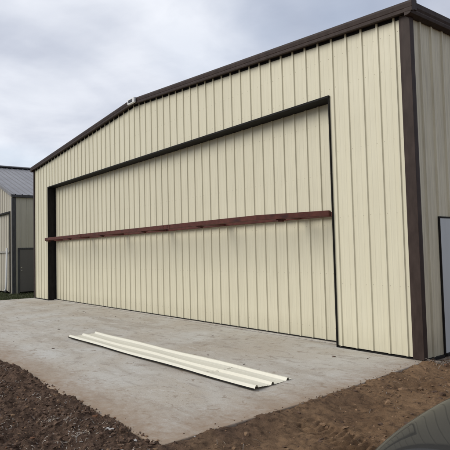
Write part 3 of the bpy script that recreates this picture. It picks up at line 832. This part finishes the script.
# cabin
def quad(m, a, b, c, d, mi=0): m.face([a, b, c, d], mi, False)
wb = [(-.80, 1.22), (.80, 1.22), (.82, 4.0), (-.82, 4.0)]; wt = [(-.60, 2.02), (.60, 2.02), (.60, 3.20), (-.60, 3.20)]
zb_, zt_ = .955, 1.44
B = [Vector((x, y, zb_)) for x, y in wb]; T = [Vector((x, y, zt_)) for x, y in wt]
m = MB()
for i in range(4): quad(m, B[i], B[(i + 1) % 4], T[(i + 1) % 4], T[i])
quad(m, T[0], T[1], T[2], T[3])
cab = m.build('cabin', CARP, car, bevel=.05)
def inset(a, b, c, d, k, kt, off):
    n_ = (b - a).cross(d - a).normalized(); ctr = (a + b + c + d) / 4
    if n_.dot(ctr - Vector((0, 2.6, 1.1))) < 0: n_ = -n_
    f = lambda u, v: (a * (1 - u) + b * u) * (1 - v) + (d * (1 - u) + c * u) * v
    return [p + n_ * off for p in (f(k, kt), f(1 - k, kt), f(1 - k, 1 - kt), f(k, 1 - kt))]
for nm, i in (('windshield', 0), ('side_window', 1), ('rear_window', 2), ('side_window', 3)):
    q = inset(B[i], B[(i + 1) % 4], T[(i + 1) % 4], T[i], .055, .07, .006)
    m = MB()
    if nm == 'side_window':
        lerp = lambda p, r, t: p * (1 - t) + r * t
        for t0, t1 in ((0.02, .47), (.50, .98)):
            m.face([lerp(q[0], q[1], t0), lerp(q[0], q[1], t1), lerp(q[3], q[2], t1), lerp(q[3], q[2], t0)])
    else: m.face(q)
    o = m.build(nm, GLASS, car); md = o.modifiers.new('t', 'SOLIDIFY'); md.thickness = .004
# grille, bumper mouth, plate, lamps, mirrors
def boxpart(name, mat, *a, parent=car, bevel=.008):
    m = MB(); m.box(*a); return m.build(name, mat, parent, bevel=bevel)
gr = boxpart('grille', PLAST, -.42, .42, -.012, .12, .50, .60)
for z in (.525, .55, .575): boxpart('grille_bar', CHROME, -.40, .40, -.022, -.013, z - .005, z + .005, parent=gr, bevel=.002)
boxpart('bumper_intake', PLAST, -.46, .46, .018, .16, .32, .41)
boxpart('number_plate', PLATE, -.15, .15, -.022, -.008, .42, .495, bevel=.003)
for s in (-1, 1):
    m = MB(); m.box(min(s * .84, s * 1.0), max(s * .84, s * 1.0), 1.52, 1.62, .98, 1.10); mi = m.build('wing_mirror', CARP, car, bevel=.03)
    boxpart('mirror_glass', GLASS, min(s * .86, s * .98), max(s * .86, s * .98), 1.621, 1.626, 1.0, 1.08, parent=mi, bevel=0)
    boxpart('tail_light', REDG, min(s * .46, s * .70), max(s * .46, s * .70), 4.50, 4.60, .78, .90, bevel=.02)
    for wy in (.86, 3.62):
        we = empty('wheel'); we.parent = car; we.location = (s * .765, wy, .33)
        m = MB(); n = 40; prof_ = [(.20, -.10), (.29, -.105), (.325, -.085), (.33, 0), (.325, .085), (.29, .105), (.20, .10)]
        fr = [((0, 0, 0), (0, math.cos(2 * math.pi * i / n), math.sin(2 * math.pi * i / n)), (1, 0, 0)) for i in range(n + 1)]
        m.sweep(prof_, fr, caps=False, close=True, smooth=True); m.build('tyre', RUB, we)
        m = MB(); m.sweep([(.0, -.05), (.205, -.09), (.205, .09), (.19, .085), (.17, .05), (.0, .04)], fr, caps=False, close=False, smooth=True)
        for k in range(5):
            a = 2 * math.pi * k / 5; m.bar((s * .065, 0, 0), (s * .075, .19 * math.cos(a), .19 * math.sin(a)), .05, .03, up=(1, 0, 0))
        m.build('rim', RIM, we)

# ------------------------------------------------------------------ sky and sun
SUN_EL, SUN_AZ = math.radians(32), math.radians(206)     # azimuth clockwise from +Y
w = bpy.data.worlds.new('World'); S.world = w; w.use_nodes = True; t = w.node_tree
bg = t.nodes['Background']; bg.inputs['Strength'].default_value = .075
sky = t.nodes.new('ShaderNodeTexSky'); sky.sky_type = 'NISHITA'; sky.sun_disc = False; sky.sun_elevation = SUN_EL; sky.sun_rotation = SUN_AZ
tc = t.nodes.new('ShaderNodeTexCoord'); sp = t.nodes.new('ShaderNodeSeparateXYZ'); t.links.new(tc.outputs['Generated'], sp.inputs[0])
# cloud sheet: project the view direction on a high flat layer
zc = mathn(t, 'ADD', mathn(t, 'MAXIMUM', sp.outputs[2], 0), .16)
cv = t.nodes.new('ShaderNodeCombineXYZ')
t.links.new(mathn(t, 'DIVIDE', sp.outputs[0], zc), cv.inputs[0]); t.links.new(mathn(t, 'DIVIDE', sp.outputs[1], zc), cv.inputs[1])
c1 = noise_t(t, cv.outputs[0], .62, 5, .52, .5); c2 = noise_t(t, cv.outputs[0], 1.7, 6, .55, .3)
mpn = t.nodes.new('ShaderNodeMapping'); mpn.inputs['Location'].default_value = (3.1, 1.7, 0); t.links.new(cv.outputs[0], mpn.inputs[0])
c3 = noise_t(t, mpn.outputs[0], .5, 4, .5, .3)
tone = mathn(t, 'ADD', mathn(t, 'MULTIPLY', c1, .7), mathn(t, 'MULTIPLY', c2, .3))
cl = ramp(t, tone, [(.36, (3.8, 4.15, 5.2)), (.5, (6.0, 6.4, 7.4)), (.62, (8.8, 9.1, 9.8))])
# thin gaps of blue: more on the right (towards +Y) than on the left
dp = t.nodes.new('ShaderNodeVectorMath'); dp.operation = 'DOT_PRODUCT'; dp.inputs[1].default_value = (-.584, .694, .421)
t.links.new(tc.outputs['Generated'], dp.inputs[0])
gap = mathn(t, 'ADD', c3, mathn(t, 'MULTIPLY', mathn(t, 'POWER', mathn(t, 'MAXIMUM', dp.outputs['Value'], 0), 14), .30))
gf = mathn(t, 'MULTIPLY', ramp(t, gap, [(.56, (0, 0, 0)), (.78, (1, 1, 1))]), .72)
skyb = mixc(t, 1.0, sky.outputs[0], (1.5, 1.5, 1.5), 'MULTIPLY')
c = mixc(t, gf, cl, skyb)
t.links.new(c, bg.inputs['Color'])
L = bpy.data.lights.new('sun', 'SUN'); L.energy = 1.5; L.angle = math.radians(38); L.color = (1, .955, .875)
so = bpy.data.objects.new('sun', L); COL.objects.link(so)
dv = Vector((math.sin(SUN_AZ) * math.cos(SUN_EL), math.cos(SUN_AZ) * math.cos(SUN_EL), math.sin(SUN_EL)))
so.rotation_euler = dv.to_track_quat('Z', 'Y').to_euler(); so.location = dv * 60

# ------------------------------------------------------------------ camera (solved from the photograph)
cam = bpy.data.cameras.new('camera'); co = bpy.data.objects.new('camera', cam); COL.objects.link(co)
Mr = ((0.61210362, 0.79039239, -0.02467835), (0.05622151, -0.01236849, 0.99834171), (-0.78877646, 0.61247603, 0.05200785))
m3 = Matrix((Mr[0], Mr[1], tuple(-a for a in Mr[2]))).transposed()
co.matrix_world = Matrix.Translation((4.30164695, -6.86622155, 1.61101229)) @ m3.to_4x4()
cam.sensor_width = 36; cam.lens = 527.5 / 450 * 36; cam.clip_start = .05; cam.clip_end = 3000
S.camera = co
S.render.engine = 'CYCLES'
S.view_settings.view_transform = 'Standard'; S.view_settings.look = 'None'; S.view_settings.exposure = .45; S.view_settings.gamma = 1; S.view_settings.use_curve_mapping = False
S.render.resolution_x = 1024; S.render.resolution_y = 1024
